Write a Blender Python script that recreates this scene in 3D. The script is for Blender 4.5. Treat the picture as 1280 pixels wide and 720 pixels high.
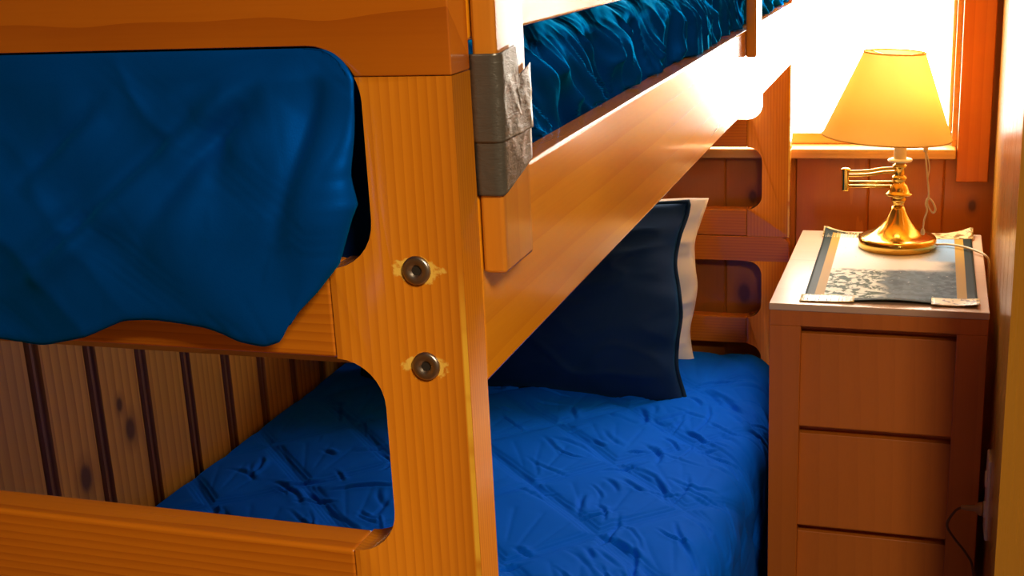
import bpy, bmesh, math, random
import numpy as np
from mathutils import Vector, Matrix
from mathutils.geometry import tessellate_polygon

for o in list(bpy.data.objects): bpy.data.objects.remove(o)
scene = bpy.context.scene
COL = scene.collection
PI = math.pi

# ------------------------------------------------------------------ camera
cam_d = bpy.data.cameras.new('camera')
cam_d.sensor_fit = 'HORIZONTAL'; cam_d.sensor_width = 36.0
cam_d.lens = 1546.34 / 1280 * 36
cam_d.clip_start = .02
cam = bpy.data.objects.new('camera', cam_d); COL.objects.link(cam)
cam.matrix_world = (Matrix.Translation((.26425, -.68878, 1.42)) @ Matrix.Rotation(math.radians(18.7075), 4, 'Z')
                    @ Matrix.Rotation(math.radians(74.334), 4, 'X') @ Matrix.Rotation(math.radians(-2.8694), 4, 'Z'))
scene.camera = cam

# ------------------------------------------------------------------ light and exposure
scene.view_settings.view_transform = 'Standard'
scene.view_settings.look = 'None'
scene.view_settings.gamma = 1
scene.view_settings.use_curve_mapping = False
scene.view_settings.exposure = 0.0
SKY = 20.0            # bright overcast sky beyond the window
ROOM = 40.0           # unseen fill light added behind and right of the camera
BULB = 18.0
world = bpy.data.worlds.new('sky'); scene.world = world
world.use_nodes = True
wn = world.node_tree.nodes['Background']
wn.inputs['Color'].default_value = (1.0, .93, .80, 1); wn.inputs['Strength'].default_value = SKY

def area(name, loc, rot, sx, sy, power, col, portal=False):
    d = bpy.data.lights.new(name, 'AREA'); d.shape = 'RECTANGLE'; d.size = sx; d.size_y = sy
    d.energy = power; d.color = col
    if portal: d.cycles.is_portal = True
    o = bpy.data.objects.new(name, d); COL.objects.link(o); o.location = loc; o.rotation_euler = rot
    return o
area('window_portal', (-.03, 2.13, 1.42), (-PI/2, 0, 0), .74, .95, 1, (1, 1, 1), True)
area('room_fill', (.86, -.85, 2.10), (0, 0, 0), .40, .40, ROOM, (1.0, .83, .58))  # added fill without a fixture, brightens the near faces of the bed

# ------------------------------------------------------------------ helpers
def tag(o, label=None, cat=None, group=None, kind=None):
    if label: o['label'] = label
    if cat: o['category'] = cat
    if group: o['group'] = group
    if kind: o['kind'] = kind
    return o
def thing(name, loc, label, cat, group=None, rz=0):
    o = bpy.data.objects.new(name, None); COL.objects.link(o)
    o.location = loc; o.rotation_euler = (0, 0, rz); o.empty_display_size = .05
    return tag(o, label, cat, group)
def base_of(o):
    v = Vector((0, 0, 0))
    while o: v += o.location; o = o.parent
    return v
def obj(name, bm, mat, parent=None, smooth=False, bevel=0, label=None, segs=2):
    """bm is in world coordinates; one mesh object."""
    me = bpy.data.meshes.new(name)
    if parent: bmesh.ops.translate(bm, verts=bm.verts, vec=-base_of(parent))
    bmesh.ops.recalc_face_normals(bm, faces=bm.faces)
    bm.to_mesh(me); bm.free()
    me.materials.append(mat)
    if smooth: me.shade_smooth()
    o = bpy.data.objects.new(name, me); COL.objects.link(o)
    if parent: o.parent = parent
    if bevel:
        m = o.modifiers.new('bevel', 'BEVEL'); m.width = bevel; m.segments = segs
        m.limit_method = 'ANGLE'; m.angle_limit = math.radians(40)
        me.shade_smooth()
        m2 = o.modifiers.new('wn', 'WEIGHTED_NORMAL'); m2.keep_sharp = True
    if label: o['label'] = label
    return o
def BM(): return bmesh.new()
def box(bm, x0, x1, y0, y1, z0, z1):
    v = [bm.verts.new(p) for p in ((x0,y0,z0),(x1,y0,z0),(x1,y1,z0),(x0,y1,z0),(x0,y0,z1),(x1,y0,z1),(x1,y1,z1),(x0,y1,z1))]
    for f in ((0,3,2,1),(4,5,6,7),(0,1,5,4),(1,2,6,5),(2,3,7,6),(3,0,4,7)): bm.faces.new([v[i] for i in f])
    return bm
def prism(bm, pts, axis, a, b):
    """polygon pts in the two other axes, extruded a..b along axis"""
    def P(p, t):
        return {'y': (p[0], t, p[1]), 'x': (t, p[0], p[1]), 'z': (p[0], p[1], t)}[axis]
    A = [bm.verts.new(P(p, a)) for p in pts]; B = [bm.verts.new(P(p, b)) for p in pts]
    n = len(pts)
    for i in range(n): bm.faces.new([A[i], A[(i+1) % n], B[(i+1) % n], B[i]])
    for t in tessellate_polygon([[Vector((p[0], p[1], 0)) for p in pts]]):
        bm.faces.new([A[i] for i in t]); bm.faces.new([B[i] for i in t[::-1]])
    return bm
def grid(bm, P, uv=False, close_u=False):
    """P: array (n, m, 3)"""
    n, m = P.shape[:2]
    V = [[bm.verts.new(P[i, j]) for j in range(m)] for i in range(n)]
    lay = bm.loops.layers.uv.verify() if uv else None
    for i in range(n if close_u else n-1):
        for j in range(m-1):
            k = (i+1) % n
            f = bm.faces.new((V[i][j], V[k][j], V[k][j+1], V[i][j+1]))
            if uv:
                for l, (a, b) in zip(f.loops, ((i, j), (i+1, j), (i+1, j+1), (i, j+1))):
                    l[lay].uv = (a/(n-1), b/(m-1))
    return V
def grid_mesh(name, Ps, mat):
    """several grids (n, m, 3) as one mesh object in world coordinates"""
    co = []; fa = []; off = 0
    for P in Ps:
        n, m = P.shape[:2]; co.append(P.reshape(-1, 3))
        i = np.arange(n*m).reshape(n, m)
        fa.append(off+np.stack([i[:-1, :-1], i[1:, :-1], i[1:, 1:], i[:-1, 1:]], -1).reshape(-1, 4)); off += n*m
    co = np.concatenate(co); fa = np.concatenate(fa)
    me = bpy.data.meshes.new(name)
    me.vertices.add(len(co)); me.vertices.foreach_set('co', co.ravel().astype(np.float32))
    me.loops.add(fa.size); me.loops.foreach_set('vertex_index', fa.ravel().astype(np.int32))
    me.polygons.add(len(fa)); me.polygons.foreach_set('loop_start', np.arange(0, fa.size, 4, dtype=np.int32))
    me.update(calc_edges=True); me.validate(); me.materials.append(mat); me.shade_smooth()
    o = bpy.data.objects.new(name, me); COL.objects.link(o); return o
def lathe(bm, prof, c, n=40, ax=None):
    """prof: (radius, height) list about the z axis at c; ax: matrix for tilt"""
    P = np.zeros((n, len(prof), 3))
    for i in range(n):
        t = 2*PI*i/n
        for j, (r, h) in enumerate(prof):
            v = Vector((r*math.cos(t), r*math.sin(t), h))
            if ax is not None: v = ax @ v
            P[i, j] = v + Vector(c)
    V = grid(bm, P, close_u=True)
    for j in (0, -1):
        if prof[j][0] > 1e-4:
            try: bm.faces.new([V[i][j] for i in range(n)])
            except ValueError: pass
    bmesh.ops.remove_doubles(bm, verts=bm.verts, dist=1e-6)
    return bm
def smooth_path(pts, k=8):
    pts = [Vector(p) for p in pts]; out = []
    for i in range(len(pts)-1):
        p0 = pts[max(i-1, 0)]; p1 = pts[i]; p2 = pts[i+1]; p3 = pts[min(i+2, len(pts)-1)]
        for s in range(k):
            t = s/k
            out.append(.5*((2*p1)+(p2-p0)*t+(2*p0-5*p1+4*p2-p3)*t*t+(3*p1-p0-3*p2+p3)*t**3))
    out.append(pts[-1]); return out
def tube(bm, pts, r, n=10, smooth=0, closed=False):
    if smooth: pts = smooth_path(pts, smooth)
    pts = [Vector(p) for p in pts]
    N = len(pts); rings = []; up = Vector((.3, .2, .93)).normalized()
    for i, p in enumerate(pts):
        a = pts[(i-1) % N] if (i or closed) else p; b = pts[(i+1) % N] if (i < N-1 or closed) else p
        t = (b-a).normalized()
        x = up - t*up.dot(t)
        if x.length < 1e-3: x = Vector((1, 0, 0)) - t*t.x
        x.normalize(); y = t.cross(x); up = x
        rr = r[i] if hasattr(r, '__len__') else r
        rings.append([bm.verts.new(p + (x*math.cos(2*PI*k/n) + y*math.sin(2*PI*k/n))*rr) for k in range(n)])
    for i in range(N if closed else N-1):
        A, B = rings[i], rings[(i+1) % N]
        for k in range(n): bm.faces.new((A[k], A[(k+1) % n], B[(k+1) % n], B[k]))
    if not closed: bm.faces.new(rings[0][::-1]); bm.faces.new(rings[-1])
    return bm
def arc(cx, cz, r, a0, a1, n=8):
    return [(cx + r*math.cos(math.radians(a0+(a1-a0)*i/n)), cz + r*math.sin(math.radians(a0+(a1-a0)*i/n))) for i in range(n+1)]

# value noise in numpy for cloth
def _h(ix, iy, seed):
    h = (ix.astype(np.int64)*374761393 + iy.astype(np.int64)*668265263 + seed*974634777) & 0xffffffff
    h = ((h ^ (h >> 13))*1274126177) & 0xffffffff
    return ((h ^ (h >> 16)) & 0xffff)/65535.0
def vn(x, y, seed=0):
    x = np.asarray(x, float); y = np.asarray(y, float)
    ix = np.floor(x); iy = np.floor(y); fx = x-ix; fy = y-iy
    fx = fx*fx*fx*(fx*(fx*6-15)+10); fy = fy*fy*fy*(fy*(fy*6-15)+10)
    a = _h(ix, iy, seed); b = _h(ix+1, iy, seed); c = _h(ix, iy+1, seed); d = _h(ix+1, iy+1, seed)
    return (a*(1-fx)+b*fx)*(1-fy)+(c*(1-fx)+d*fx)*fy
def fbm(x, y, seed=0, o=3):
    s = 0; a = .5
    for k in range(o): s = s+a*vn(x*2**k, y*2**k, seed+k*17); a *= .5
    return s/(1-.5**o)
def ridge(x, y, seed=0):
    return 1-np.abs(2*vn(x, y, seed)-1)
def creases(X, Y, strokes):
    """creases pressed into cloth: strokes of (points, width, depth); a sharp valley beside a soft ridge"""
    H = np.zeros_like(X); X0, Y0 = X, Y
    for pts, w, dep in strokes:
        m = 6*w
        box_ = (X0 > min(p[0] for p in pts)-m) & (X0 < max(p[0] for p in pts)+m) & (Y0 > min(p[1] for p in pts)-m) & (Y0 < max(p[1] for p in pts)+m)
        if not box_.any(): continue
        X = X0[box_]; Y = Y0[box_]
        best = np.full(X.shape, 1e9); sgn = np.zeros_like(X); tt = np.zeros_like(X); n = len(pts)-1
        for k in range(n):
            (ax, ay), (bx, by) = pts[k], pts[k+1]
            dx, dy = bx-ax, by-ay; l2 = dx*dx+dy*dy
            t = np.clip(((X-ax)*dx+(Y-ay)*dy)/l2, 0, 1)
            d = np.hypot(X-ax-t*dx, Y-ay-t*dy)
            up = d < best
            best = np.where(up, d, best); sgn = np.where(up, np.sign(dx*(Y-ay)-dy*(X-ax)), sgn); tt = np.where(up, (k+t)/n, tt)
        q = best*sgn/w
        H[box_] += dep*(-1.0*np.exp(-(q/.55)**2) + .8*np.exp(-((q-1.3)/1.0)**2) + .25*np.exp(-((q+1.6)/1.1)**2))*np.sin(np.clip(tt, .02, .98)*PI)**.6*np.exp(-np.clip(np.abs(q)-3, 0, None)*1.5)
    return H
def sstep(a, b, x):
    t = np.clip((x-a)/(b-a), 0, 1); return t*t*(3-2*t)

# ------------------------------------------------------------------ materials
class NT:
    def __init__(s, name):
        s.m = bpy.data.materials.new(name); s.m.use_nodes = True
        s.t = s.m.node_tree; s.p = s.t.nodes['Principled BSDF']; s.out = s.t.nodes['Material Output']
    def n(s, typ, **kw):
        nd = s.t.nodes.new(typ)
        for k, v in kw.items(): setattr(nd, k, v)
        return nd
    def l(s, a, b): s.t.links.new(a, b)
    def put(s, sock, v):
        if isinstance(v, bpy.types.NodeSocket): s.l(v, sock)
        else: sock.default_value = v
    def math(s, op, a, b=0.0, clamp=False):
        nd = s.n('ShaderNodeMath', operation=op, use_clamp=clamp)
        s.put(nd.inputs[0], a); s.put(nd.inputs[1], b); return nd.outputs[0]
    def mr(s, v, a, b, c=0.0, d=1.0, smooth=True):
        nd = s.n('ShaderNodeMapRange'); nd.interpolation_type = 'SMOOTHSTEP' if smooth else 'LINEAR'
        for i, q in enumerate((v, a, b, c, d)): s.put(nd.inputs[i], q)
        return nd.outputs[0]
    def mix(s, f, a, b, mode='MIX'):
        nd = s.n('ShaderNodeMix', data_type='RGBA', blend_type=mode)
        s.put(nd.inputs[0], f)
        for i, q in ((6, a), (7, b)):
            s.put(nd.inputs[i], (*q, 1) if isinstance(q, tuple) and len(q) == 3 else q)
        return nd.outputs[2]
    def noise(s, vec, scale, detail=3, rough=.5, dist=0):
        nd = s.n('ShaderNodeTexNoise'); s.l(vec, nd.inputs['Vector'])
        nd.inputs['Scale'].default_value = scale; nd.inputs['Detail'].default_value = detail
        nd.inputs['Roughness'].default_value = rough; nd.inputs['Distortion'].default_value = dist
        return nd.outputs['Fac']
    def coords(s, kind='Object'):
        return s.n('ShaderNodeTexCoord').outputs[kind]
    def sep(s, v):
        nd = s.n('ShaderNodeSeparateXYZ'); s.l(v, nd.inputs[0]); return nd.outputs
    def comb(s, x, y, z):
        nd = s.n('ShaderNodeCombineXYZ')
        for i, q in enumerate((x, y, z)): s.put(nd.inputs[i], q)
        return nd.outputs[0]
    def bump(s, h, strength=.3, dist=.002):
        nd = s.n('ShaderNodeBump'); nd.inputs['Strength'].default_value = strength
        nd.inputs['Distance'].default_value = dist; s.l(h, nd.inputs['Height']); return nd.outputs[0]
    def set(s, **kw):
        for k, v in kw.items():
            nm = k.replace('_', ' ')
            if isinstance(v, tuple) and len(v) == 3: v = (*v, 1)
            s.put(s.p.inputs[nm], v)
        return s
    def dist(s, P, c, sc=(1, 1, 1)):
        o = s.sep(P); tot = None
        for i in range(3):
            if sc[i] == 0: continue
            d = s.math('MULTIPLY', s.math('SUBTRACT', o[i], c[i]), sc[i]); d = s.math('MULTIPLY', d, d)
            tot = d if tot is None else s.math('ADD', tot, d)
        return s.math('SQRT', tot)

def wood(name, light, dark, axis='z', rings=30, contrast=.6, rough=.3, coat=0.0, off=(.13, .21), distort=3.0,
         along=.05, knots=(), knot_r=.018, extra=None, blotch=.25, spec=.5, board=None):
    t = NT(name); P = t.coords(); x, y, z = t.sep(P)
    a, b, g = {'z': (x, y, z), 'x': (z, y, x), 'y': (x, z, y)}[axis]
    if board:   # every plank gets its own grain: shift by the plank's number
        src, w, o0 = board
        s_ = {'x': x, 'y': y, 'z': z}[src]
        idx = t.math('FLOOR', t.math('DIVIDE', t.math('SUBTRACT', s_, o0), w))
        rnd = t.math('FRACT', t.math('MULTIPLY', t.math('SINE', t.math('MULTIPLY', idx, 12.9898)), 43758.5))
        b = t.math('ADD', b, t.math('MULTIPLY', rnd, 3.0)); g = t.math('ADD', g, t.math('MULTIPLY', rnd, 7.0))
    V = t.comb(t.math('ADD', a, off[0]), t.math('ADD', b, off[1]), t.math('MULTIPLY', g, along))
    w = t.n('ShaderNodeTexWave', wave_type='RINGS', rings_direction='Z', wave_profile='SAW')
    t.l(V, w.inputs['Vector'])
    w.inputs['Scale'].default_value = rings; w.inputs['Distortion'].default_value = distort
    w.inputs['Detail'].default_value = 2; w.inputs['Detail Scale'].default_value = 1.2
    fib = t.noise(t.comb(t.math('MULTIPLY', a, 60), t.math('MULTIPLY', b, 60), t.math('MULTIPLY', g, 1.6)), 6, 3, .6)
    blo = t.noise(t.comb(t.math('MULTIPLY', a, 2.0), t.math('MULTIPLY', b, 2.0), t.math('MULTIPLY', g, .7)), 4, 3, .5)
    f = t.math('POWER', w.outputs['Fac'], 1.6)
    f = t.math('MULTIPLY', f, contrast)
    f = t.math('ADD', f, t.math('MULTIPLY', t.math('SUBTRACT', fib, .5), .45))
    f = t.math('ADD', f, t.math('MULTIPLY', t.math('SUBTRACT', blo, .5), blotch*2), clamp=True)
    col = t.mix(f, light, dark)
    if board:
        col = t.mix(t.math('MULTIPLY', rnd, .35), col, tuple(c*.55 for c in light))
    for (kx, ky, kz, kr) in knots:
        sc = {'z': (1, 1, .6), 'x': (.6, 1, 1), 'y': (1, .6, 1)}[axis]
        d = t.dist(P, (kx, ky, kz), sc)
        d = t.math('ADD', d, t.math('MULTIPLY', t.math('SUBTRACT', fib, .5), kr*.5))
        k = t.mr(d, kr*1.7, kr*.75)
        col = t.mix(k, col, tuple(c*.16 for c in dark))
        k2 = t.math('MULTIPLY', t.mr(d, kr*3.2, kr*1.3), .45)
        col = t.mix(k2, col, tuple(c*.6 for c in dark))
    if extra: col = extra(t, P, col)
    t.set(Base_Color=col, Roughness=t.math('ADD', rough, t.math('MULTIPLY', fib, .08)), Specular_IOR_Level=spec,
          Normal=t.bump(t.math('ADD', t.math('MULTIPLY', fib, .3), w.outputs['Fac']), .06, .001))
    if coat: t.set(Coat_Weight=coat, Coat_Roughness=.1)
    return t.m

PINE_L = (.64, .205, .008); PINE_D = (.40, .090, .003)
def post_wear(t, P, col):
    nz = t.noise(P, 140, 3, .6)
    for c in ((-.031, 0, 1.225), (-.029, 0, 1.162)):
        d = t.dist(P, c, (.8, 0, 1.6)); d = t.math('ADD', d, t.math('MULTIPLY', t.math('SUBTRACT', nz, .5), .022))
        col = t.mix(t.math('MULTIPLY', t.mr(d, .0135, .0105), .8), col, (.80, .50, .08))
    x, y, z = t.sep(P)
    big = t.noise(t.comb(0.0, 0.0, z), 17, 3, .6)
    e = t.math('MULTIPLY', t.mr(x, -.0046, -.0028), t.mr(y, .0035, .0015))
    e = t.math('MULTIPLY', e, t.mr(x, .0, -.0006))
    e = t.math('MULTIPLY', e, t.math('MULTIPLY', t.mr(z, 1.24, 1.16), t.mr(big, .34, .5)))
    return t.mix(t.math('MULTIPLY', e, .85), col, (.95, .55, .05))
M_POST = wood('varnished_pine_post', PINE_L, PINE_D, 'z', rings=95, contrast=.5, rough=.2, coat=.9, off=(.31, .44), distort=1.6, along=.03, extra=post_wear)
M_BOARD = wood('varnished_pine_board', (.60, .175, .006), (.36, .070, .002), 'x', rings=50, contrast=.55, rough=.25, coat=.4, off=(.05, .22), distort=2.2, along=.10)
M_TOP = wood('varnished_pine_top_board', (.50, .130, .005), (.34, .070, .002), 'x', rings=9, contrast=.7, rough=.14, coat=1.0, off=(-.9, .35), distort=4, along=.35)
M_RAIL = wood('varnished_pine_rail', (.76, .27, .006), (.54, .140, .003), 'y', rings=12, contrast=.3, rough=.16, coat=.5, spec=.3, off=(.12, -1.5), distort=3, along=.12)
M_UPR = wood('varnished_pine_upright', (.62, .215, .014), (.42, .105, .005), 'z', rings=22, contrast=.4, rough=.14, coat=1.0, off=(.2, .1), distort=1.5, along=.05)
M_PLY = wood('plywood', (.5, .3, .12), (.35, .18, .06), 'y', rings=12, rough=.5)
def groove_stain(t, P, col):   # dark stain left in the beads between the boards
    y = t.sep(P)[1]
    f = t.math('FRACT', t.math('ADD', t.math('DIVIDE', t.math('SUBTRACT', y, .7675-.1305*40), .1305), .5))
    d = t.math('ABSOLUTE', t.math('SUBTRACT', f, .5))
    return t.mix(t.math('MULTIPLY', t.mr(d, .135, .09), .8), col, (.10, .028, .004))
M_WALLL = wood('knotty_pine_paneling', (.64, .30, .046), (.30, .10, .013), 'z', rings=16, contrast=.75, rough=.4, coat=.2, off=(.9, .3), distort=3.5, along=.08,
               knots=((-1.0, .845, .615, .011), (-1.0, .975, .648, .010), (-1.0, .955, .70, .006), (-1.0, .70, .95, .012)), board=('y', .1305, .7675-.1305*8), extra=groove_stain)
M_WALLB = wood('dark_pine_paneling', (.50, .150, .014), (.30, .070, .006), 'z', rings=12, contrast=.5, rough=.32, coat=.3, off=(.1, .7), distort=3, along=.08,
               knots=((-.087, 2.06, .842, .007), (-.106, 2.06, .617, .011), (.375, 2.06, .83, .006)), board=('x', .1545, .161-.1545*20))
M_WALLR = wood('glossy_pine_paneling', (.60, .27, .020), (.40, .145, .008), 'z', rings=14, contrast=.5, rough=.24, coat=.5, off=(.1, .7), distort=2, along=.05, board=('y', .125, .2))
M_TRIM = wood('orange_pine_trim', (.62, .16, .010), (.45, .09, .004), 'z', rings=14, contrast=.4, rough=.3, coat=.3, off=(.3, .3), distort=2)
M_SILL = wood('pine_window_frame', (.72, .38, .09), (.55, .24, .04), 'x', rings=14, contrast=.4, rough=.3, coat=.3)
M_NS = wood('reddish_plywood', (.56, .150, .013), (.42, .100, .006), 'z', rings=10, contrast=.3, rough=.4, off=(.5, .1), distort=3, along=.08, blotch=.3)
M_NSTOP = wood('pale_laminate_top', (.62, .42, .28), (.55, .34, .20), 'x', rings=8, contrast=.25, rough=.25, spec=.35)
M_FLOOR = wood('floorboards', (.30, .13, .04), (.18, .07, .02), 'y', rings=14, rough=.4, board=('x', .12, 0))

def plain(name, c, rough=.5, metal=0., spec=.5, **kw):
    t = NT(name); P = t.coords(); nz = t.noise(P, 60, 3)
    t.set(Base_Color=t.mix(t.math('MULTIPLY', nz, .25), c, tuple(q*.75 for q in c)), Roughness=rough, Metallic=metal, Specular_IOR_Level=spec)
    if kw: t.set(**kw)
    return t.m
def cloth(name, c, sheen=.4, tint=(.1, .55, .9), weave=900, rough=.75, spec=.15, metal=0., edge=(1, 1, 1)):
    t = NT(name); P = t.coords(); nz = t.noise(P, 9, 3); wv = t.noise(P, weave, 2)
    t.set(Base_Color=t.mix(t.math('MULTIPLY', nz, .5), c, tuple(q*.7 for q in c)), Roughness=rough, Metallic=metal, Specular_IOR_Level=spec, Specular_Tint=edge,
          Sheen_Weight=sheen, Sheen_Tint=tint, Sheen_Roughness=.4, Normal=t.bump(wv, .15, .0006))
    return t.m
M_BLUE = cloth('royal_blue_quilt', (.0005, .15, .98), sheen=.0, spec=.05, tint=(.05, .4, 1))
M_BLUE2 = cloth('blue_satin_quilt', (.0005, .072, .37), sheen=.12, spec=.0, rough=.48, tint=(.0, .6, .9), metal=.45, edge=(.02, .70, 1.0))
M_NAVY = cloth('navy_sham', (.001, .021, .085), sheen=.15)
M_PIPE = cloth('navy_piping', (.002, .016, .05), sheen=.1)
M_WHITE = cloth('cream_pillowcase', (.95, .93, .88), sheen=.1, tint=(1, 1, 1))
M_TICK = cloth('mattress_ticking', (.55, .52, .46), sheen=0)
M_BRASS = plain('polished_brass', (.80, .50, .10), .16, 1.0)
M_STEEL = plain('bolt_steel', (.42, .36, .30), .32, 1.0)
M_DARK = plain('bolt_socket', (.02, .015, .01), .6)
M_CREAM = plain('cream_plastic', (.78, .66, .46), .4)
M_SLEEVE = plain('ivory_candle_sleeve', (.80, .70, .52), .45)
M_CORD = plain('cream_cord', (.75, .62, .40), .6)
M_BROWN = plain('brown_cord', (.10, .04, .015), .5)
M_TAN = plain('tan_plug', (.42, .22, .08), .5)
M_PLASTER = plain('painted_plaster', (.36, .26, .16), .8)

def mk_tape():
    t = NT('duct_tape'); P = t.coords(); x, y, z = t.sep(P)
    n1 = t.noise(P, 70, 4, .6, .6)
    n2 = t.noise(t.comb(t.math('MULTIPLY', t.math('ADD', x, y), 1.0), t.math('MULTIPLY', t.math('SUBTRACT', y, z), .5), t.math('MULTIPLY', z, 3.)), 90, 3, .6, 1.2)
    th = t.n('ShaderNodeTexWave', wave_type='BANDS', bands_direction='Z'); t.l(P, th.inputs['Vector']); th.inputs['Scale'].default_value = 320
    h = t.math('ADD', t.math('ADD', t.math('MULTIPLY', n1, .7), t.math('MULTIPLY', n2, 1.0)), t.math('MULTIPLY', th.outputs['Fac'], .05))
    t.set(Base_Color=t.mix(n1, (.10, .092, .078), (.17, .155, .13)), Metallic=.55, Roughness=.3, Normal=t.bump(h, .35, .0012))
    return t.m
M_TAPE = mk_tape()
def mk_shade():
    t = NT('lampshade_parchment'); P = t.coords(); nz = t.noise(P, 40, 3)
    col = t.mix(t.math('MULTIPLY', nz, .3), (.74, .48, .13), (.68, .42, .10))
    d = t.n('ShaderNodeBsdfDiffuse'); tr = t.n('ShaderNodeBsdfTranslucent'); mx = t.n('ShaderNodeMixShader')
    t.l(col, d.inputs[0]); t.l(col, tr.inputs[0]); mx.inputs[0].default_value = .5
    t.l(d.outputs[0], mx.inputs[1]); t.l(tr.outputs[0], mx.inputs[2]); t.l(mx.outputs[0], t.out.inputs[0])
    return t.m
M_SHADE = mk_shade()
def mk_bulb():
    t = NT('lit_bulb'); t.set(Base_Color=(1, .9, .7), Emission_Color=(1, .74, .36), Emission_Strength=BULB); return t.m
M_BULB = mk_bulb()
def mk_glass():
    t = NT('window_glass'); a = t.n('ShaderNodeBsdfTransparent'); g = t.n('ShaderNodeBsdfGlossy'); mx = t.n('ShaderNodeMixShader')
    g.inputs['Roughness'].default_value = .02; mx.inputs[0].default_value = .05
    t.l(a.outputs[0], mx.inputs[1]); t.l(g.outputs[0], mx.inputs[2]); t.l(mx.outputs[0], t.out.inputs[0]); return t.m
M_GLASS = mk_glass()

# ------------------------------------------------------------------ the room
WY = 2.06             # face of the window wall
def st(name, bm, mat, bevel=0, smooth=False):
    return tag(obj(name, bm, mat, None, smooth, bevel), kind='structure')
st('floor', box(BM(), -1.1, 2.4, -2.6, 2.2, -.05, 0), M_FLOOR)
st('ceiling', box(BM(), -1.1, 2.4, -2.6, 2.2, 2.3, 2.35), M_PLASTER)
st('wall_front', box(BM(), -1.1, 2.4, -2.65, -2.6, 0, 2.3), M_PLASTER)
st('wall_side', box(BM(), 2.4, 2.45, -2.65, 2.2, 0, 2.3), M_PLASTER)
st('wall_closet', box(BM(), .43, 2.4, 1.0, 1.04, 0, 2.3), M_PLASTER)

# left wall: beaded tongue-and-groove boards standing upright
def beaded(y0, y1, w, o0, depth=.007):
    pts = []; k0 = math.floor((y0-o0)/w); y = o0+k0*w
    while y < y1:
        for dy, d in ((.0, 0), (.003, .8), (.0065, 1), (.009, .5), (.012, .05), (.017, .0), (.0205, .5), (.0235, 1), (.027, .8), (.031, 0)):
            pts.append((y-.0155+dy, d*depth))
        y += w
    return [p for p in pts if y0 < p[0] < y1]
pr = beaded(-2.6, WY, .1305, .7675)
bm = BM(); poly = [(-1.0-d, y) for y, d in pr]
poly = [(-1.06, -2.6), (-1.0, -2.6)] + poly + [(-1.0, WY+.1), (-1.06, WY+.1)]
prism(bm, poly, 'z', 0, 2.3); st('wall_left', bm, M_WALLL)

# window wall: planks around the opening x -.39...335, z .957..1.9
WX0, WX1, WZ0, WZ1 = -.39, .338, .940, 1.90
bm = BM(); e = .161-.1545*9
while e < .44:
    x0, x1 = max(e, -1.06), min(e+.1545, .46)
    if x1 > x0:
        for (a, b) in ((x0, min(x1, WX0)), (max(x0, WX0), min(x1, WX1)), (max(x0, WX1), x1)):
            if b-a < .002: continue
            cut = a >= WX0-1e-6 and b <= WX1+1e-6
            for (z0, z1) in (((0, WZ0), (WZ1, 2.3)) if cut else ((0, 2.3),)):
                c = .003; l = c if abs(a-x0) < 1e-6 else 0; r = c if abs(b-x1) < 1e-6 else 0
                prism(bm, [(a, WY+.05), (b, WY+.05), (b, WY+.004 if r else WY), (b-r, WY), (a+l, WY), (a, WY+.004 if l else WY)], 'z', z0, z1)
    e += .1545
st('wall_back', bm, M_WALLB)
# right wall: glossy boards, very slightly out of square
def wxr(y): return .414-.025*(WY-y)
bm = BM(); pts = [(wxr(1.0), 1.0)]
y = 1.03
while y < WY:
    for dy, d in ((0, 0), (.002, .005), (.004, 0)): pts.append((wxr(y+dy)+d, y+dy))
    y += .125
pts += [(wxr(WY+.06), WY+.06), (wxr(WY+.06)+.05, WY+.06), (wxr(1.0)+.05, 1.0)]
prism(bm, pts, 'z', 0, 2.3); st('wall_right', bm, M_WALLR)

# window
win = bpy.data.objects.new('window_1', None); COL.objects.link(win); win.location = (0, WY, .94); tag(win, kind='structure')
bm = BM()
box(bm, WX0-.002, WX1, 2.068, 2.16, .940, .953); box(bm, WX0-.002, WX1, 2.068, 2.16, WZ1-.014, WZ1+.002)
box(bm, WX0-.002, WX0+.012, 2.068, 2.16, .953, WZ1-.014); box(bm, WX1-.010, WX1, 2.068, 2.16, .953, WZ1-.014)
obj('window_jamb', bm, M_SILL, win)
bm = BM(); box(bm, WX0-.01, WX1-.001, 2.030, 2.075, .934, .956); obj('window_sill', bm, M_SILL, win, bevel=.004)
bm = BM()
f0, f1 = 2.112, 2.140
box(bm, WX0+.012, WX1-.010, f0, f1, .953, .978); box(bm, WX0+.012, WX1-.010, f0, f1, WZ1-.04, WZ1-.014)
box(bm, WX0+.012, WX0+.034, f0, f1, .978, WZ1-.04); box(bm, WX1-.018, WX1-.010, f0, f1, .978, WZ1-.04)
obj('window_sash', bm, M_SILL, win, bevel=.003)
bm = BM(); box(bm, WX0+.03, WX1-.014, 2.124, 2.128, .975, WZ1-.038); obj('window_pane', bm, M_GLASS, win)
bm = BM(); box(bm, WX1+.001, .403, 2.041, WY, .884, 1.97); obj('window_casing', bm, M_TRIM, win, bevel=.003)
bm = BM(); box(bm, WX0-.065, WX0-.002, 2.041, WY, .884, 1.97); obj('window_casing', bm, M_TRIM, win, bevel=.003)
bm = BM(); box(bm, WX0-.001, WX1, 2.041, WY, WZ1, 1.97); obj('window_casing', bm, M_TRIM, win, bevel=.003)

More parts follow.
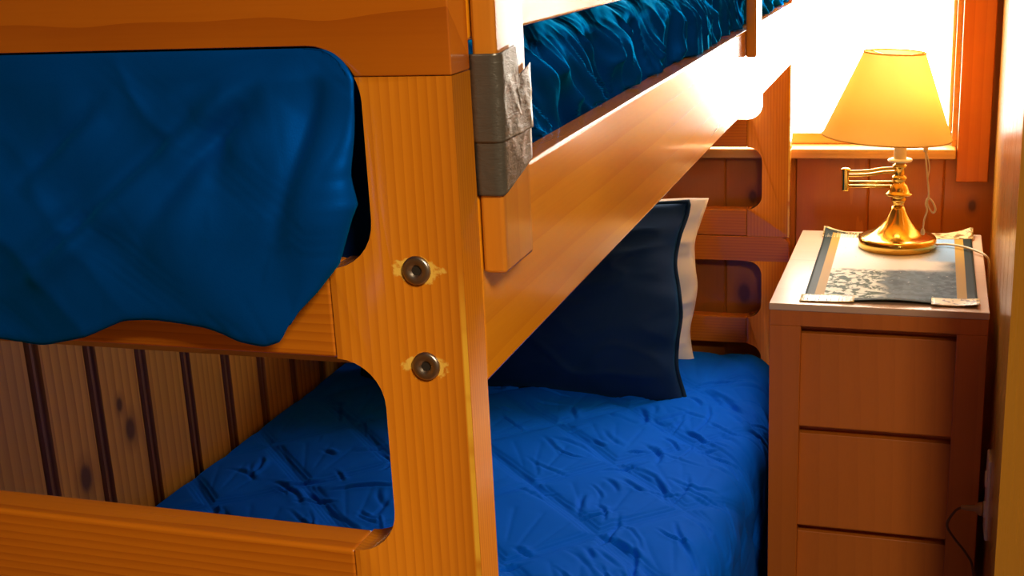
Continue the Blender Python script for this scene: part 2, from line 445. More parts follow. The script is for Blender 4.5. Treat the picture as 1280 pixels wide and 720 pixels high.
# ------------------------------------------------------------------ bunk bed
T, L, BW = .0322, 2.0, .97       # board thickness, length, width
A0, A1, H, PT = 1.2241, 1.364, .061, .199
bed = thing('bunk_bed', (0, 0, 0), 'varnished orange pine bunk bed with cut-out ends and duct-taped guard rail', 'bunk bed')
parts = []
def both(name, bm, mat, bevel=.003):
    o = obj(name, bm, mat, bed, bevel=bevel); c = o.copy(); COL.objects.link(c); c.parent = bed; c.location = (0, L, 0)
    return o
R_ = .032
def post_poly(z0, z1, opens, mirror):
    """opens: (bottom, top) of the cut-outs this post borders, lowest first"""
    wi, wo = .0595, .0595+R_
    pts = [(0, z1), (0, z0), (-wo if opens and opens[0][0] - z0 < .2 else -wi, z0)]
    for (b, t) in opens:
        pts += arc(-wo, b+R_, R_, -90, 0)
        if t > z1: pts += [(-wi, 1.329)] + arc(-.0945, 1.329, .035, 0, math.degrees(math.asin((z1-1.329)/.035)), 5)
        else: pts += arc(-wo, t-R_, R_, 0, 90)
    if opens[-1][1] <= z1: pts.append((-wo, z1))
    if mirror: pts = [(-BW-x, z) for x, z in pts][::-1]
    return pts
up_open = [(A0-2*PT, A0-PT-H), (A0-PT, A0-H), (A0, A1)]
lo_open = [(.330, .515), (.578, .709)]
for mir in (0, 1):
    both('post', prism(BM(), post_poly(.7655, 1.345, up_open, mir), 'y', 0, T), M_POST)
    both('post', prism(BM(), post_poly(.0, .709, lo_open, mir), 'y', 0, T), M_POST)
wo = .0595+R_
for z0, z1 in ((.7655, A0-2*PT), (A0-PT-H, A0-PT), (A0-H, A0)):
    both('end_board', box(BM(), -BW+wo+.0003, -wo-.0003, .0002, T-.0002, z0, z1), M_BOARD)
for z0, z1 in ((.515, .578), (.265, .330)):
    both('end_board', box(BM(), -BW+wo+.0003, -wo-.0003, .0002, T-.0002, z0, z1), M_BOARD)
a1 = math.degrees(math.asin((1.3453-1.329)/.035))
rt = arc(-.0945, 1.329, .035, a1, 90, 6)
poly = [(0, 1.3453), (0, 1.41)] + arc(-.02, 1.41, .02, 0, 90, 5)[1:] + [(-BW+.02, 1.43)] + arc(-BW+.02, 1.41, .02, 90, 180, 5)[1:] + [(-BW, 1.3453)] + [(-BW-x, z) for x, z in rt] + rt[::-1]
both('top_board', prism(BM(), poly, 'y', 0, T), M_TOP)
poly = [(0, .7093)] + arc(-.022, .7650-.022, .022, 0, 90, 6) + arc(-BW+.022, .765-.022, .022, 90, 180, 6) + [(-BW, .7093)]
both('top_board', prism(BM(), poly, 'y', 0, T), M_BOARD)
obj('side_rail', box(BM(), -.025, 0, T+.0005, L-.0005, 1.1408, 1.2678), M_RAIL, bed, bevel=.003)
obj('side_rail', box(BM(), -BW, -BW+.025, T+.0005, L-.0005, 1.1408, 1.2678), M_RAIL, bed, bevel=.003)
obj('side_rail', box(BM(), -.062, -.037, T+.0005, L-.0005, .27, .385), M_RAIL, bed, bevel=.003)
obj('side_rail', box(BM(), -BW, -BW+.025, T+.0005, L-.0005, .27, .385), M_RAIL, bed, bevel=.003)
obj('bunk_base', box(BM(), -BW+.026, -.026, T+.002, L-.002, 1.148, 1.160), M_PLY, bed)
obj('bunk_base', box(BM(), -BW+.026, -.063, T+.002, L-.002, .285, .297), M_PLY, bed)
GX = .0165
upr = obj('guard_upright', box(BM(), .0004, GX, .0345, .0945, 1.2145, 1.52), M_UPR, bed, bevel=.003)
obj('guard_upright', box(BM(), .0004, GX, 1.285, 1.350, 1.2265, 1.52), M_UPR, bed, bevel=.003)
obj('guard_rail', box(BM(), -.022, -.0002, .0325, 1.42, 1.362, 1.455), M_RAIL, bed, bevel=.003)
# bolts with a hexagonal socket
for bx, bz in ((-.031, 1.225), (-.029, 1.162)):
    ax = Matrix.Rotation(PI/2, 4, 'X')
    bm = BM(); lathe(bm, [(0.0034, .0010), (.0040, .0020), (.0078, .0024), (.0092, .0016), (.0095, -.001)], (bx, 0, bz), 32, ax)
    b = obj('bolt', bm, M_STEEL, bed, True, label='round steel bolt head')
    bm = BM(); lathe(bm, [(0.0033, .0012), (.0012, .0006)], (bx, 0, bz), 6, ax); obj('hex_socket', bm, M_DARK, b)
# duct tape wrapped round the near upright
def tape_band(bm, z_lo, z_hi, off, seed, y_end=.0955):
    path = [(-.0002, .0335), (.004, .0335), (.008, .0335), (.012, .0335), (.0150, .0337), (.0170, .0352), (.0175, .038)]
    path += [(.0175, .038+(y_end-.038)*k/16) for k in range(1, 17)]
    n = len(path); m = 40; P = np.zeros((n, m, 3))
    for i, (x, y) in enumerate(path):
        fr = i < 5
        zl = z_lo(x, y); zh = z_hi(x, y)
        for j in range(m):
            z = zl+(zh-zl)*j/(m-1)
            s = x+y
            d = off + (.0002 if fr else .0006)*float(ridge(s*50+z*30+seed, z*30-s*24, seed))**6 + .0002*float(vn(s*60, z*70, seed+3))
            if fr: P[i, j] = (x, y-d, z)
            elif i == 5: P[i, j] = (x+d*.7, y-d*.7, z)
            else: P[i, j] = (x+d, y, z)
    grid(bm, P)
bm = BM()
tape_band(bm, lambda x, y: 1.266+max(0, (y-.034))*.22, lambda x, y: 1.318-max(0, y-.034)*.06, .0004, 1)
tape_band(bm, lambda x, y: 1.300, lambda x, y: 1.3545+max(0, y-.034)*.08 if y < .070 else 1.336+(y-.062)*.2, .0010, 5)
tp = obj('duct_tape', bm, M_TAPE, bed, True, label='crinkled grey duct tape wrapped round the guard upright')
sm = tp.modifiers.new('solid', 'SOLIDIFY'); sm.thickness = .0004; sm.offset = 1

# ------------------------------------------------------------------ mattresses
def mattress(x0, x1, y0, y1, z0, z1, label):
    t = thing('mattress', ((x0+x1)/2, (y0+y1)/2, z0), label, 'mattress')
    bm = box(BM(), x0, x1, y0, y1, z0, z1); o = obj('mattress_body', bm, M_TICK, t, bevel=.03, segs=4)
    for z in (z0+.018, z1-.018):
        r = .028; pts = []
        for cx, cy, a in ((x1-r, y1-r, 0), (x0+r, y1-r, 90), (x0+r, y0+r, 180), (x1-r, y0+r, 270)):
            for k in range(6):
                q = math.radians(a+k*18); pts.append((cx+r*math.cos(q), cy+r*math.sin(q), z))
        bm = BM(); tube(bm, pts, .004, 6, closed=True); obj('piping', bm, M_TICK, t, True)
    return t
mattress(-.935, -.060, .095, 1.965, 1.160, 1.342, 'thin upper bunk mattress hidden under the blue satin quilt')
mattress(-.935, -.070, .060, 1.965, .297, .470, 'lower bunk mattress hidden under the royal blue quilt')

# ------------------------------------------------------------------ quilts
def drape(s, edge, r):
    """s arclength measured outwards; returns (position, drop) round an edge at `edge` with radius r"""
    s = np.asarray(s, float); a = np.clip((s-(edge-r))/r, 0, PI/2)
    pos = np.where(s < edge-r, s, edge-r+r*np.sin(a)); dro = r*(1-np.cos(a))
    ex = np.clip(s-(edge-r)-r*PI/2, 0, None)
    return pos, dro+ex
def quilt_h(x, y, pu=.24, pv=.315, ou=.85, ov=1.25):
    """diamond stitching: height of the padding, 0 on the seams"""
    u = (x+y+.012*fbm(x*4, y*4, 5)-ou)/pu; v = (y-x+.012*fbm(x*4, y*4, 9)-ov)/pv
    du = np.abs(u-np.round(u))*pu; dv = np.abs(v-np.round(v))*pv
    d = np.minimum(du, dv)
    h = 1-np.exp(-d/.016)
    h -= .32*np.exp(-((d-.011)/.0026)**2) + .25*np.exp(-((d-.021)/.0026)**2)
    # shell of rays in every diamond
    cu = (u-np.floor(u)); cv = (v-np.floor(v))
    ang = np.arctan2(cv+.05, cu+.05); rad = np.hypot(cu, cv)  # rays fan out from one corner
    ray = np.abs(np.sin(ang*11))
    h -= .20*(1-ray)**3*sstep(.25, .4, rad)*(1-sstep(.85, .95, rad))
    return h
# lower quilt
def lower_quilt():
    S = np.concatenate([np.linspace(-.975, -.09, 330), np.linspace(-.0875, .36, 150)])
    Tt = np.concatenate([np.linspace(.0, .70, 150), np.linspace(.703, 2.03, 480)])
    X, Y = np.meshgrid(S, Tt, indexing='ij')
    edge = .004+.016*(fbm(Y*5, Y*0, 31)-.5)*2-.030*sstep(1.5, 1.95, Y)
    px, dx = drape(X, edge, .060)
    y_far, d_far = drape(Y, 1.985, .045)
    y_n = np.maximum(Y, .048)
    z = .498 - dx - d_far*.9
    nx = np.clip(dx/.06, 0, 1)                 # 0 top, 1 side
    h = quilt_h(X, Y)
    rnd = random.Random(7); strokes = []
    for k in range(260):
        x = rnd.uniform(-.93, -.02) if k % 3 else rnd.uniform(-.25, .0); y = rnd.uniform(.8, 1.75) if k < 225 else rnd.uniform(.1, .8)
        a = math.radians(rnd.choice((-48, -48, -30, -70, 40))+rnd.uniform(-16, 16)); ln = rnd.uniform(.03, .14); be = rnd.uniform(-.7, .7)
        p = [(x, y)]
        for q_ in range(3):
            x += math.cos(a)*ln/3; y += math.sin(a)*ln/3; a += be*.5; p.append((x, y))
        strokes.append((p, rnd.uniform(.0028, .008), rnd.uniform(.0014, .0048)))
    cr = creases(X, Y, strokes)
    low = fbm(X*3.2, Y*3.2, 51)-.5
    wav = np.sin((Y*46)+6*fbm(X*6, Y*4, 71))*nx*(1-sstep(.12, .3, dx))
    d = .0080*h + cr + .026*low + .005*wav
    d = d*(1-.75*sstep(.90, 1.0, -X))
    zz = z + d*(1-nx); xx = px + d*nx*.8
    xx = np.minimum(xx, np.where(Y > 1.34, .024, .045))
    return np.stack([xx, np.minimum(np.maximum(y_far, .048), 1.992), zz], -1)
q = tag(grid_mesh('quilt', [lower_quilt()], M_BLUE), 'royal blue diamond-stitched quilt spread over the lower bunk', 'quilt', 'matching blue quilts on the bunk bed')

# upper quilt: body on the mattress + the flap hanging out of the foot end
def upper_body():
    S = np.concatenate([np.linspace(-.955, -.13, 70), np.linspace(-.125, .12, 110)])
    Tt = np.concatenate([np.linspace(-.08, .14, 24), np.linspace(.143, 2.05, 620)])
    X, Y = np.meshgrid(S, Tt, indexing='ij')
    edge = -.030+.010*sstep(.3, 1.0, Y)+.006*(fbm(Y*7, Y*0+2, 33)-.5)
    px, dx = drape(X, edge, .042)
    yf, df = drape(Y, 1.985, .04)
    yn, dn = drape(-Y, -.050, .04); yn = -yn
    yy = np.where(Y > 1, yf, yn)
    z = 1.352 - np.sqrt(dx**2+df**2+dn**2)
    nx = sstep(.0, .04, dx)
    # gathered folds falling down the side
    sk = Y - dx*(.55+.5*np.sin(Y*4.1+.4)) + .05*fbm(Y*5, dx*9, 13)
    f1 = (.5+.5*np.sin(sk*150+5*fbm(Y*8, dx*10, 12)))**1.5
    f2 = ridge(sk*30, dx*9+Y*2, 15)**3
    f3 = ridge(sk*13+3, dx*7+Y*3, 19)**2
    f4 = (.5+.5*np.sin(sk*330+7*fbm(Y*10, dx*12, 22)))
    amp = .3+.7*sstep(.35, .6, fbm(Y*4, dx*5, 18))
    d = (.0075*f1*amp + .0030*f4*amp + .014*f2 + .020*f3 - .019)*sstep(.0, .03, dx)
    top = (.007*quilt_h(X, Y, .2, .2) + .018*(fbm(X*4, Y*4, 61)-.5))*(1-nx)
    xx = px + d*nx; xx = np.where((z < 1.29), np.minimum(xx, -.0035), xx); xx = np.minimum(xx, -.001)
    xx = np.where(z < 1.2695, np.minimum(xx, -.0262), xx)
    z = np.maximum(z + top, 1.200)
    return np.stack([xx, np.clip(yy, .0345, 1.993), z], -1)
# flap: columns from the top edge to the hem, in the near opening
HEM = [(-.90, 1.180), (-.80, 1.172), (-.70, 1.184), (-.60, 1.174), (-.50, 1.190), (-.42, 1.180), (-.347, 1.176), (-.307, 1.172), (-.266, 1.182), (-.235, 1.195), (-.213, 1.196), (-.171, 1.192), (-.148, 1.184), (-.131, 1.182), (-.1195, 1.186), (-.112, 1.192)]
TOPX = [-.905, -.81, -.715, -.62, -.525, -.445, -.372, -.325, -.275, -.238, -.208, -.165, -.128, -.102, -.080, -.064]
FLAP_PX = (((290, 120), (200, 210), (90, 320)), ((330, 130), (270, 200), (200, 300)), ((220, 170), (120, 250), (30, 330)), ((160, 130), (60, 230)),
           ((385, 70), (300, 100), (255, 120)), ((350, 105), (300, 170), (290, 235)), ((150, 260), (60, 340)), ((405, 100), (385, 180), (350, 300)), ((-60, 120), (-140, 260)), ((-150, 100), (-260, 300)), ((-300, 110), (-380, 280)))
def flap():
    strokes = [([(-.069+(u-428)*.00065, 1.308-(v-176)*.00054) for u, v in p], .008+.004*(k % 3), .0046) for k, p in enumerate(FLAP_PX)]
    hx = np.array([h[0] for h in HEM]); hz = np.array([h[1] for h in HEM]); tx = np.array(TOPX)
    k = np.linspace(0, 1, len(tx)); kk = np.linspace(0, 1, 190)
    tx = np.interp(kk, k, tx); hx = np.interp(kk, k, hx); hz = np.interp(kk, k, hz)
    for _ in range(6):
        hz[1:-1] = (hz[:-2]+2*hz[1:-1]+hz[2:])/4; hx[1:-1] = (hx[:-2]+2*hx[1:-1]+hx[2:])/4
    n = len(kk); m = 90; P = np.zeros((n, m, 3))
    for j in range(m):
        t = j/(m-1)
        # profile from the mattress top, over the edge, to the hem
        if t < .22:
            a = t/.22; yy = np.full(n, .20-.196*a); zz = np.full(n, 1.386-.018*a**3); b = np.zeros(n)
        else:
            b0 = (t-.22)/.78
            zz = 1.368+(hz-1.368)*(b0**1.0)
            yy = np.full(n, .004-.005*math.sqrt(min(1, b0/.12))-.019*float(sstep(.15, .68, b0))); b = np.full(n, b0)
        # right edge: hangs straight, then swings in towards the hem
        swing = (np.interp(zz, [1.192, 1.213, 1.261, 1.286, 1.308, 1.33, 1.368], [-.112, -.103, -.091, -.083, -.070, -.064, -.064])+.064)/(-.048)
        swing = np.clip(swing*(1-kk**4*0), 0, 1)
        xx = tx+(hx-tx)*swing
        wr = ridge(xx*9+zz*8+1.2*fbm(xx*6, zz*6, 2), zz*5-xx*6, 77)**3
        fo = .5+.5*np.sin(xx*48+zz*38+4*fbm(xx*7, zz*5, 4))
        lo = fbm(xx*6, zz*7, 6)-.5
        qh = quilt_h(xx*1.0, zz*1.3, .16, .17, .1, .05)
        d = (.004*wr+.003*fo+.014*lo+.0016*qh+creases(xx, zz, strokes))*sstep(.15, .4, np.full(n, t))*(.35+.65*np.clip(1.0-b*.3, 0, 1))
        yy = yy-d
        cl = np.where((zz < A0+.012), np.minimum(yy, -.0035-.002*fo), yy)          # outside the board
        yy = np.where(b > 0, cl, yy)
        lim = -.0945+np.sqrt(np.clip(.035**2-np.clip(zz-1.329, 0, .035)**2, 0, None))-.0008   # stay inside the rounded corner
        xx = np.where(zz > 1.225, np.minimum(xx, lim), xx)
        zz = np.minimum(zz, np.where(yy < T+.002, A1-.0012, 9))
        P[:, j] = np.stack([xx, yy, zz], -1)
    # puffy hem: curl the last rows under, and roll the right edge back
    hemrow = P[:, -1].copy(); extra = []
    for a in (35, 75, 120, 165):
        r = .006*np.clip((n-1-np.arange(n))/14, 0, 1); q_ = hemrow.copy(); q_[:, 2] -= r*math.sin(math.radians(a)); q_[:, 1] += r*(1-math.cos(math.radians(a)))*.45; q_[:, 1] = np.minimum(q_[:, 1], -.0010); extra.append(q_)
    P = np.concatenate([P, np.stack(extra, 1)], 1)
    last = P[-1].copy(); cols = []
    tt = np.linspace(0, 1, P.shape[1])
    wdt = np.interp(last[:, 2], [1.19, 1.20, 1.23, 1.268, 1.308, 1.33], [.0004, .003, .021, .027, .0080, .003])
    for k in range(1, 9):
        a = k/8*PI*.62
        c = last.copy(); c[:, 0] += wdt*math.sin(a)*.95; c[:, 1] += wdt*(1-math.cos(a))*.55
        c[:, 1] = np.where(c[:, 2] < A0+.008, np.minimum(c[:, 1], -.0015), c[:, 1])
        cols.append(c)
    P = np.concatenate([P, np.stack(cols, 0)], 0)
    return P
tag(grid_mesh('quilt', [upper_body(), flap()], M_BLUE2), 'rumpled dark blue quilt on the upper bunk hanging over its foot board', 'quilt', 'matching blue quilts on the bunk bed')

# ------------------------------------------------------------------ pillows
def pillow(name, label, c_bl, c_br, c_tl, c_tr, thick, mat, pipe=None, seed=0, wr=.008, pinch=.06, back=.5, group='pillows on the lower bunk'):
    bl, br, tl, tr = map(Vector, (c_bl, c_br, c_tl, c_tr))
    nrm = (br-bl).cross(tl-bl).normalized()     # faces -y
    n, m = 110, 80
    u = np.linspace(-1, 1, n); v = np.linspace(-1, 1, m); U, V = np.meshgrid(u, v, indexing='ij')
    def side(sgn, th):
        prof = (np.clip(1-np.abs(U)**2.6, 0, 1)**.55)*(np.clip(1-np.abs(V)**2.6, 0, 1)**.55)
        su = 1-pinch*(1-V**2)*.8*np.sign(1); sv = 1-pinch*(1-U**2)
        a = (U*su+1)/2; b = (V*sv+1)/2
        b = b+.012*np.sin(U*5+seed)*np.abs(V)
        a = a+.010*np.sin(V*6+seed*2)*np.abs(U)**6
        P = np.zeros((n, m, 3))
        for k in range(3):
            P[..., k] = bl[k]*(1-a)*(1-b)+br[k]*a*(1-b)+tl[k]*(1-a)*b+tr[k]*a*b
        w = ridge(U*2.4+V*1.1+fbm(U*2, V*2, seed), V*2.5-U, seed+3)**3+.5*ridge(U*5-V*4+fbm(U*3, V*3, seed+1), V*4+U*2, seed+4)**3
        edgew = np.abs(U)**4*np.sin(V*19+seed)*.5+np.abs(V)**4*np.sin(U*23+seed)*.5
        d = sgn*th*prof + sgn*wr*(w-.4)*np.clip(prof*2, 0, 1) + .006*edgew
        for k in range(3): P[..., k] += nrm[k]*d
        P[..., 2] = np.maximum(P[..., 2], .496)
        return P
    F = side(1, thick*(1-back)); B = side(-1, thick*back)
    bm = BM(); grid(bm, F); grid(bm, B[::-1])
    bmesh.ops.remove_doubles(bm, verts=bm.verts, dist=.0015)
    t = thing(name, tuple((bl+br)/2), label, 'pillow', group)
    obj('pillow_cover', bm, mat, t, True)
    if pipe:
        E = [F[i, 0] for i in range(0, n, 2)]+[F[n-1, j] for j in range(0, m, 2)]+[F[i, m-1] for i in range(n-1, 0, -2)]+[F[0, j] for j in range(m-1, 0, -2)]
        bm = BM(); tube(bm, E, .0055, 8, closed=True); obj('piping', bm, pipe, t, True)
    return t
pillow('pillow', 'large navy piped pillow standing at the head of the lower bunk', (-.90, 1.665, .482), (-.172, 1.665, .484), (-.93, 1.835, .880), (-.198, 1.835, .878), .15, M_NAVY, M_PIPE, 1, back=.25)
pillow('pillow', 'cream white pillow tucked upright behind the navy pillow', (-.88, 1.895, .478), (-.190, 1.895, .470), (-.88, 1.935, .850), (-.172, 1.935, .862), .10, M_WHITE, None, 4, wr=.015, pinch=.05)

# ------------------------------------------------------------------ nightstand
NX0, NX1, NY0, NY1, NZ = .030, .382, 1.374, 1.918, .802
RZ = -.012
ns = thing('nightstand', (NX0, NY0, 0), 'reddish brown wooden nightstand with slanted drawer fronts and pale top', 'nightstand', rz=RZ)
bm = BM()
box(bm, NX0, NX0+.012, NY0+.016, NY1, 0, NZ-.014); box(bm, NX1-.012, NX1, NY0+.016, NY1, 0, NZ-.014)
box(bm, NX0+.012, NX1-.012, NY1-.012, NY1, 0, NZ-.014)
obj('carcass', bm, M_NS, ns)
SX0, SX1 = NX0+.053, NX1-.048
bm = BM()
prism(bm, [(NX0, 0), (SX0-.003, 0), (SX0, NZ-.04), (NX0, NZ-.04)], 'y', NY0, NY0+.018)
obj('front_stile', bm, M_NS, ns, bevel=.0015)
bm = BM(); prism(bm, [(SX1-.003, 0), (NX1, 0), (NX1, NZ-.04), (SX1, NZ-.04)], 'y', NY0, NY0+.018)
obj('front_stile', bm, M_NS, ns, bevel=.0015)
bm = BM(); box(bm, NX0, NX1, NY0, NY0+.018, NZ-.04, NZ-.0125); obj('top_rail', bm, M_NS, ns, bevel=.0015)
bm = BM(); box(bm, SX0-.004, SX1+.004, NY0+.001, NY0+.018, 0, .05); obj('plinth', bm, M_NS, ns, bevel=.0015)
bm = BM(); box(bm, NX0-.001, NX1+.001, NY0-.002, NY1+.001, NZ-.0125, NZ); obj('table_top', bm, M_NSTOP, ns, bevel=.002, label='pale laminated top')
for z0, z1 in ((.578, .762), (.388, .577), (.198, .387), (.052, .197)):
    d = bm = BM()
    # slanted front whose lower edge overhangs the next drawer
    prism(bm, [(NY0+.036, z1-.001), (NY0+.036, z1-.016), (NY0+.021, z1-.0185), (NY0+.004, z0+.004), (NY0+.004, z0), (NY0+.044, z0), (NY0+.044, z1-.001)], 'x', SX0-.004, SX1+.001)
    dr = obj('drawer', bm, M_NS, ns, bevel=.0015)
    bm = BM(); box(bm, SX0, SX1, NY0+.060, NY0+.45, z0+.01, z1-.03); obj('drawer_box', bm, M_PLY, dr)

# ------------------------------------------------------------------ placemat
def mk_mat():
    t = NT('laminated_placemat'); uv = t.coords('UV'); u, v, _ = t.sep(uv)
    P = t.comb(u, t.math('MULTIPLY', v, 1.6), 0.0)
    n1 = t.noise(P, 4, 5, .6); n2 = t.noise(P, 16, 5, .65, .5); n3 = t.noise(P, 34, 3, .6)
    wob = t.math('MULTIPLY', t.math('SUBTRACT', n1, .5), .28)
    lr = t.mr(t.math('ADD', u, wob), .40, .50)
    left = t.mix(t.mr(n2, .46, .54), (.70, .72, .62), (.03, .06, .015))
    right = t.mix(t.mr(n2, .40, .62), (.03, .06, .08), (.10, .15, .19))
    right = t.mix(t.mr(n3, .66, .72), right, (.75, .75, .72))
    pic = t.mix(lr, left, right)
    vw = t.math('ADD', v, t.math('MULTIPLY', wob, .35))
    band = t.math('MULTIPLY', t.mr(vw, .40, .45), t.mr(t.math('ADD', u, wob), .95, .70))
    pic = t.mix(band, pic, (.80, .80, .74))
    skyc = t.mix(t.mr(u, .60, .80), (.80, .80, .72), (.25, .40, .58))
    skyc = t.mix(t.mr(n3, .64, .70), skyc, (.12, .18, .14))
    pic = t.mix(t.mr(vw, .54, .58), pic, skyc)
    eu = t.math('MINIMUM', u, t.math('SUBTRACT', 1.0, u)); ev = t.math('MINIMUM', v, t.math('SUBTRACT', 1.0, v))
    col = t.mix(t.mr(eu, .118, .112), pic, (.40, .23, .035))
    col = t.mix(t.mr(eu, .060, .056), col, (.018, .028, .022))
    col = t.mix(t.mr(ev, .030, .026), col, (.018, .022, .015))
    t.set(Base_Color=col, Roughness=.5, Specular_IOR_Level=.06)
    return t.m
M_MAT = mk_mat()
def mk_patch():
    t = NT('patterned_corner'); P = t.coords()
    n = t.noise(P, 85, 2, .5, .4)
    t.set(Base_Color=t.mix(t.mr(n, .54, .60), (.74, .58, .26), (.22, .12, .02)), Roughness=.3); return t.m
M_PATCH = mk_patch()
c00, c10, c01, c11 = (.084, 1.392), (.366, 1.398), (.084, 1.892), (.370, 1.904)
def matpos(u, v, dz=0):
    x = (c00[0]*(1-u)+c10[0]*u)*(1-v)+(c01[0]*(1-u)+c11[0]*u)*v
    y = (c00[1]*(1-u)+c10[1]*u)*(1-v)+(c01[1]*(1-u)+c11[1]*u)*v
    z = NZ+.0012
    z += .0050*math.exp(-((u-.52)/.22)**2)*math.exp(-(v/.10)**2)
    z += .0040*max(0, (u-.86)/.14)**2*max(0, 1-v/.14)
    for cu in (0, 1):
        z += .012*max(0, 1-abs(u-cu)/.22)**2*max(0, (v-.86)/.14)**2
    return (x, y, z+dz)
pm = thing('placemat', (c00[0], c00[1], NZ), 'laminated picture placemat with gold and dark border under the lamp', 'placemat')
n, m = 60, 80; P = np.array([[matpos(i/(n-1), j/(m-1)) for j in range(m)] for i in range(n)])
bm = BM(); grid(bm, P, uv=True)
o = obj('mat_sheet', bm, M_MAT, pm, True); s_ = o.modifiers.new('solid', 'SOLIDIFY'); s_.thickness = .0009; s_.offset = -1
for (u0, u1, v0, v1) in ((-.02, .30, -.012, .075), (.74, 1.01, -.016, .070), (-.01, .28, .915, 1.012), (.73, 1.01, .915, 1.012)):
    P = np.array([[matpos(u0+(u1-u0)*i/14, v0+(v1-v0)*j/8, .0009) for j in range(9)] for i in range(15)])
    bm = BM(); grid(bm, P); o = obj('corner_patch', bm, M_PATCH, pm, True, label='cream patterned corner')
    s_ = o.modifiers.new('solid', 'SOLIDIFY'); s_.thickness = .0007; s_.offset = -1

# ------------------------------------------------------------------ table lamp
LX, LY, LZ = .229, 1.786, NZ+.0018
lamp = thing('table_lamp', (LX, LY, LZ), 'lit brass swing-arm table lamp with yellow cone shade on the nightstand', 'lamp')
base = [(.0, .0), (.070, .0), (.0735, .003), (.0735, .018), (.071, .022), (.066, .0235), (.058, .026), (.046, .033), (.034, .043), (.025, .054), (.0185, .066), (.014, .076), (.0115, .083)]
bm = BM(); lathe(bm, base, (LX, LY, LZ), 56); obj('base', bm, M_BRASS, lamp, True)
stem = [(.0115, .082), (.0105, .088), (.013, .092), (.0145, .097), (.012, .102), (.016, .103), (.0255, .105), (.026, .1075), (.021, .110), (.0185, .116), (.016, .124), (.011, .128), (.0105, .132), (.014, .135), (.0145, .139), (.0125, .142), (.0085, .144), (.0085, .150)]
bm = BM(); lathe(bm, stem, (LX, LY, LZ), 40); obj('stem', bm, M_BRASS, lamp, True)
EX = LX-.101
bm = BM()   # lower knuckle, arm out to the elbow
lathe(bm, [(0, .116), (.0085, .116), (.0095, .118), (.0095, .132), (.0085, .134), (0, .134)], (LX, LY, LZ), 24)
for dz in (.121, .129): tube(bm, [(LX, LY, LZ+dz), (EX, LY, LZ+dz-.001)], .0032, 10)
obj('swing_arm', bm, M_BRASS, lamp, True)
bm = BM()
for dz in (.1455, .153): tube(bm, [(LX, LY-.002, LZ+dz+.004), (LX-.03, LY-.002, LZ+dz+.003), (LX-.06, LY-.002, LZ+dz-.002), (EX, LY-.002, LZ+dz-.004)], .0032, 10, smooth=6)
lathe(bm, [(0, .142), (.009, .142), (.0095, .146), (.0095, .158), (.013, .160), (.0135, .163), (.009, .166), (.0085, .172), (0, .172)], (LX, LY, LZ), 24)
obj('swing_arm', bm, M_BRASS, lamp, True)
bm = BM(); lathe(bm, [(0, .112), (.0065, .112), (.007, .114), (.007, .150), (.0085, .152), (.0085, .155), (.004, .157), (0, .157)], (EX, LY-.001, LZ), 24); obj('elbow_pin', bm, M_BRASS, lamp, True)
bm = BM(); lathe(bm, [(.006, .168), (.022, .1705), (.0235, .173), (.021, .1755), (.011, .176), (.006, .175)], (LX, LY, LZ), 32); obj('drip_cup', bm, M_SLEEVE, lamp, True)
bm = BM(); lathe(bm, [(.0112, .172), (.0118, .174), (.0118, .235), (.010, .237), (0, .237)], (LX, LY, LZ), 28); obj('candle_sleeve', bm, M_SLEEVE, lamp, True)
bm = BM(); lathe(bm, [(.011, .237), (.012, .245), (.0135, .275), (.020, .296), (.0245, .312), (.025, .324), (.021, .338), (.012, .346), (0, .349)], (LX, LY, LZ), 28); obj('bulb', bm, M_BULB, lamp, True, label='lit light bulb')
tilt = Matrix.Rotation(math.radians(3.6), 4, 'Y')
SB = Vector((LX-.0265, LY, LZ+.219)); 
bm = BM(); P = np.zeros((72, 14, 3))
for i in range(72):
    t = 2*PI*i/72
    for j in range(14):
        b = j/13; r = .1205+(.0565-.1205)*b
        P[i, j] = SB + tilt @ Vector((r*math.cos(t), r*math.sin(t), .160*b))
grid(bm, P, close_u=True); sh = obj('lamp_shade', bm, M_SHADE, lamp, True, label='translucent yellow cone shade')
for r, b in ((.1207, 0), (.0567, 1)):
    bm = BM(); tube(bm, [SB + tilt @ Vector((r*math.cos(2*PI*k/72), r*math.sin(2*PI*k/72), .160*b)) for k in range(72)], .0014, 6, closed=True); obj('shade_rim', bm, M_SHADE, sh, True)
bm = BM()   # wire spider that holds the shade by its top ring
tc = SB + tilt @ Vector((0, 0, .150))
for k in range(3):
    a = 2*PI*k/3+.4
    tube(bm, [tc, SB + tilt @ Vector((.0562*math.cos(a), .0562*math.sin(a), .158))], .0011, 6)
for sx in (-1, 1): tube(bm, [(LX, LY+sx*.012, LZ+.236), (LX-.006, LY+sx*.030, LZ+.275), (LX-.006, LY+sx*.030, LZ+.320), tuple(tc)], .0012, 6, smooth=8)
obj('shade_harp', bm, M_BRASS, lamp, True)
# pull cord, knotted up, with a little acorn at its end
bm = BM(); kx = LX+.051; y0 = LY-.045
tube(bm, [(LX+.011, LY-.004, LZ+.238), (LX+.03, LY-.03, LZ+.232), (kx-.006, y0, LZ+.205), (kx-.004, y0, LZ+.185), (kx, y0, LZ+.150), (kx+.004, y0, LZ+.118), (kx+.002, y0-.002, LZ+.100), (kx+.008, y0-.002, LZ+.086), (kx+.014, y0, LZ+.080), (kx+.017, y0, LZ+.088), (kx+.011, y0+.003, LZ+.101), (kx+.003, y0+.003, LZ+.108), (kx-.001, y0, LZ+.098), (kx+.002, y0-.003, LZ+.085), (kx-.002, y0, LZ+.068), (kx-.004, y0, LZ+.048)], .0017, 6, smooth=6)
tube(bm, [(kx-.006, y0, LZ+.205), (kx+.003, y0+.001, LZ+.17), (kx+.001, y0+.002, LZ+.14), (kx+.005, y0+.002, LZ+.108)], .0012, 6, smooth=6)
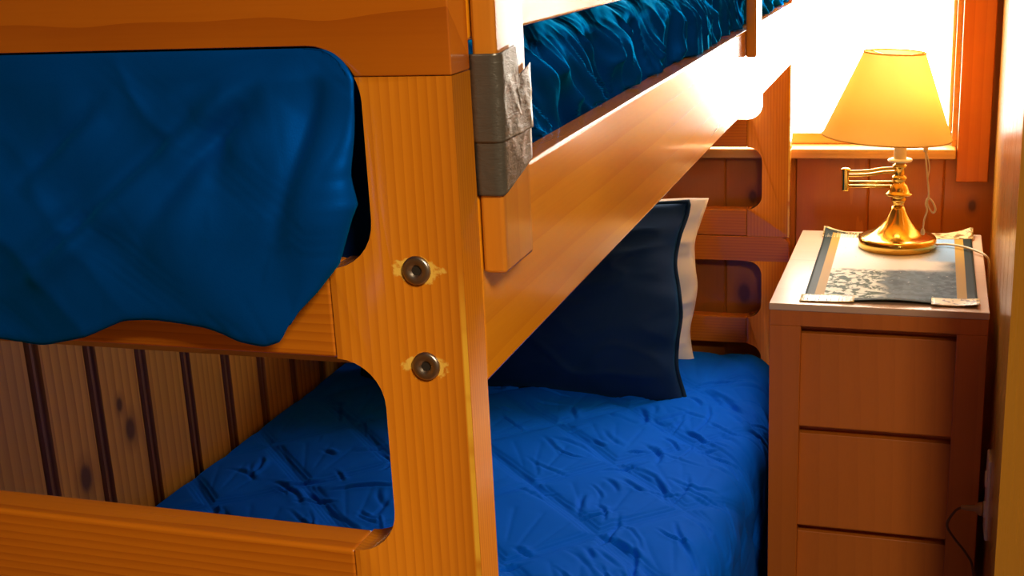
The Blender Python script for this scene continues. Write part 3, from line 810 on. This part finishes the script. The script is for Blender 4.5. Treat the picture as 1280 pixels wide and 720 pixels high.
lathe(bm, [(0, .036), (.003, .037), (.0042, .041), (.0035, .046), (.0015, .050), (0, .050)], (kx-.004, y0, LZ), 12)
lathe(bm, [(0, .196), (.0042, .197), (.0046, .202), (.0042, .210), (0, .211)], (kx-.005, y0, LZ), 12)
obj('pull_cord', bm, M_CORD, lamp, True, label='knotted cream pull cord')
bm = BM()
tube(bm, [(LX+.070, LY+.01, LZ+.004), (LX+.095, LY+.010, LZ+.0055), (LX+.125, LY-.010, LZ+.006), (LX+.150, LY-.04, LZ+.0045), (.3905, LY-.055, LZ+.001), (.3965, LY-.058, LZ-.012), (.3965, LY-.06, LZ-.06), (.396, LY-.05, LZ-.2), (.397, LY-.02, .42), (.3975, LY, .2)], .0022, 8, smooth=8)
obj('power_cord', bm, M_CORD, lamp, True, label='cream power cord')

# ------------------------------------------------------------------ outlet and plug on the right wall
oy = 1.335; ox = wxr(oy)
ol = thing('wall_outlet', (ox, oy, .427), 'cream outlet cover plate on the right wall beside the nightstand', 'outlet')
bm = BM(); box(bm, ox-.005, ox+.002, oy-.028, oy+.028, .425, .568); obj('cover_plate', bm, M_CREAM, ol, bevel=.003)
for z in (.470, .525):
    bm = BM(); lathe(bm, [(0, .0075), (.013, .0075), (.0145, .005), (.0145, 0)], (ox, oy, z), 24, Matrix.Rotation(-PI/2, 4, 'Y')); obj('socket', bm, M_CREAM, ol, True)
pl = thing('power_plug', (ox-.008, oy, .470), 'tan plug with a looping brown cord in the outlet by the nightstand', 'plug')
bm = BM(); rot = Matrix.Rotation(-PI/2, 4, 'Y')
lathe(bm, [(0, .0), (.011, .0), (.012, .003), (.010, .008), (.0055, .012), (.005, .024), (.0035, .034), (0, .035)], (ox-.0082, oy, .470), 20, rot); obj('plug_body', bm, M_TAN, pl, True)
bm = BM(); tube(bm, [(ox-.041, oy, .470), (ox-.052, oy-.002, .462), (ox-.063, oy-.004, .437), (ox-.050, oy-.002, .412), (ox-.030, oy, .385), (ox-.018, oy, .355), (ox-.012, oy, .26), (ox-.010, oy, .02), (ox-.012, oy-.03, .004)], .0021, 8, smooth=8)
obj('cord', bm, M_BROWN, pl, True)
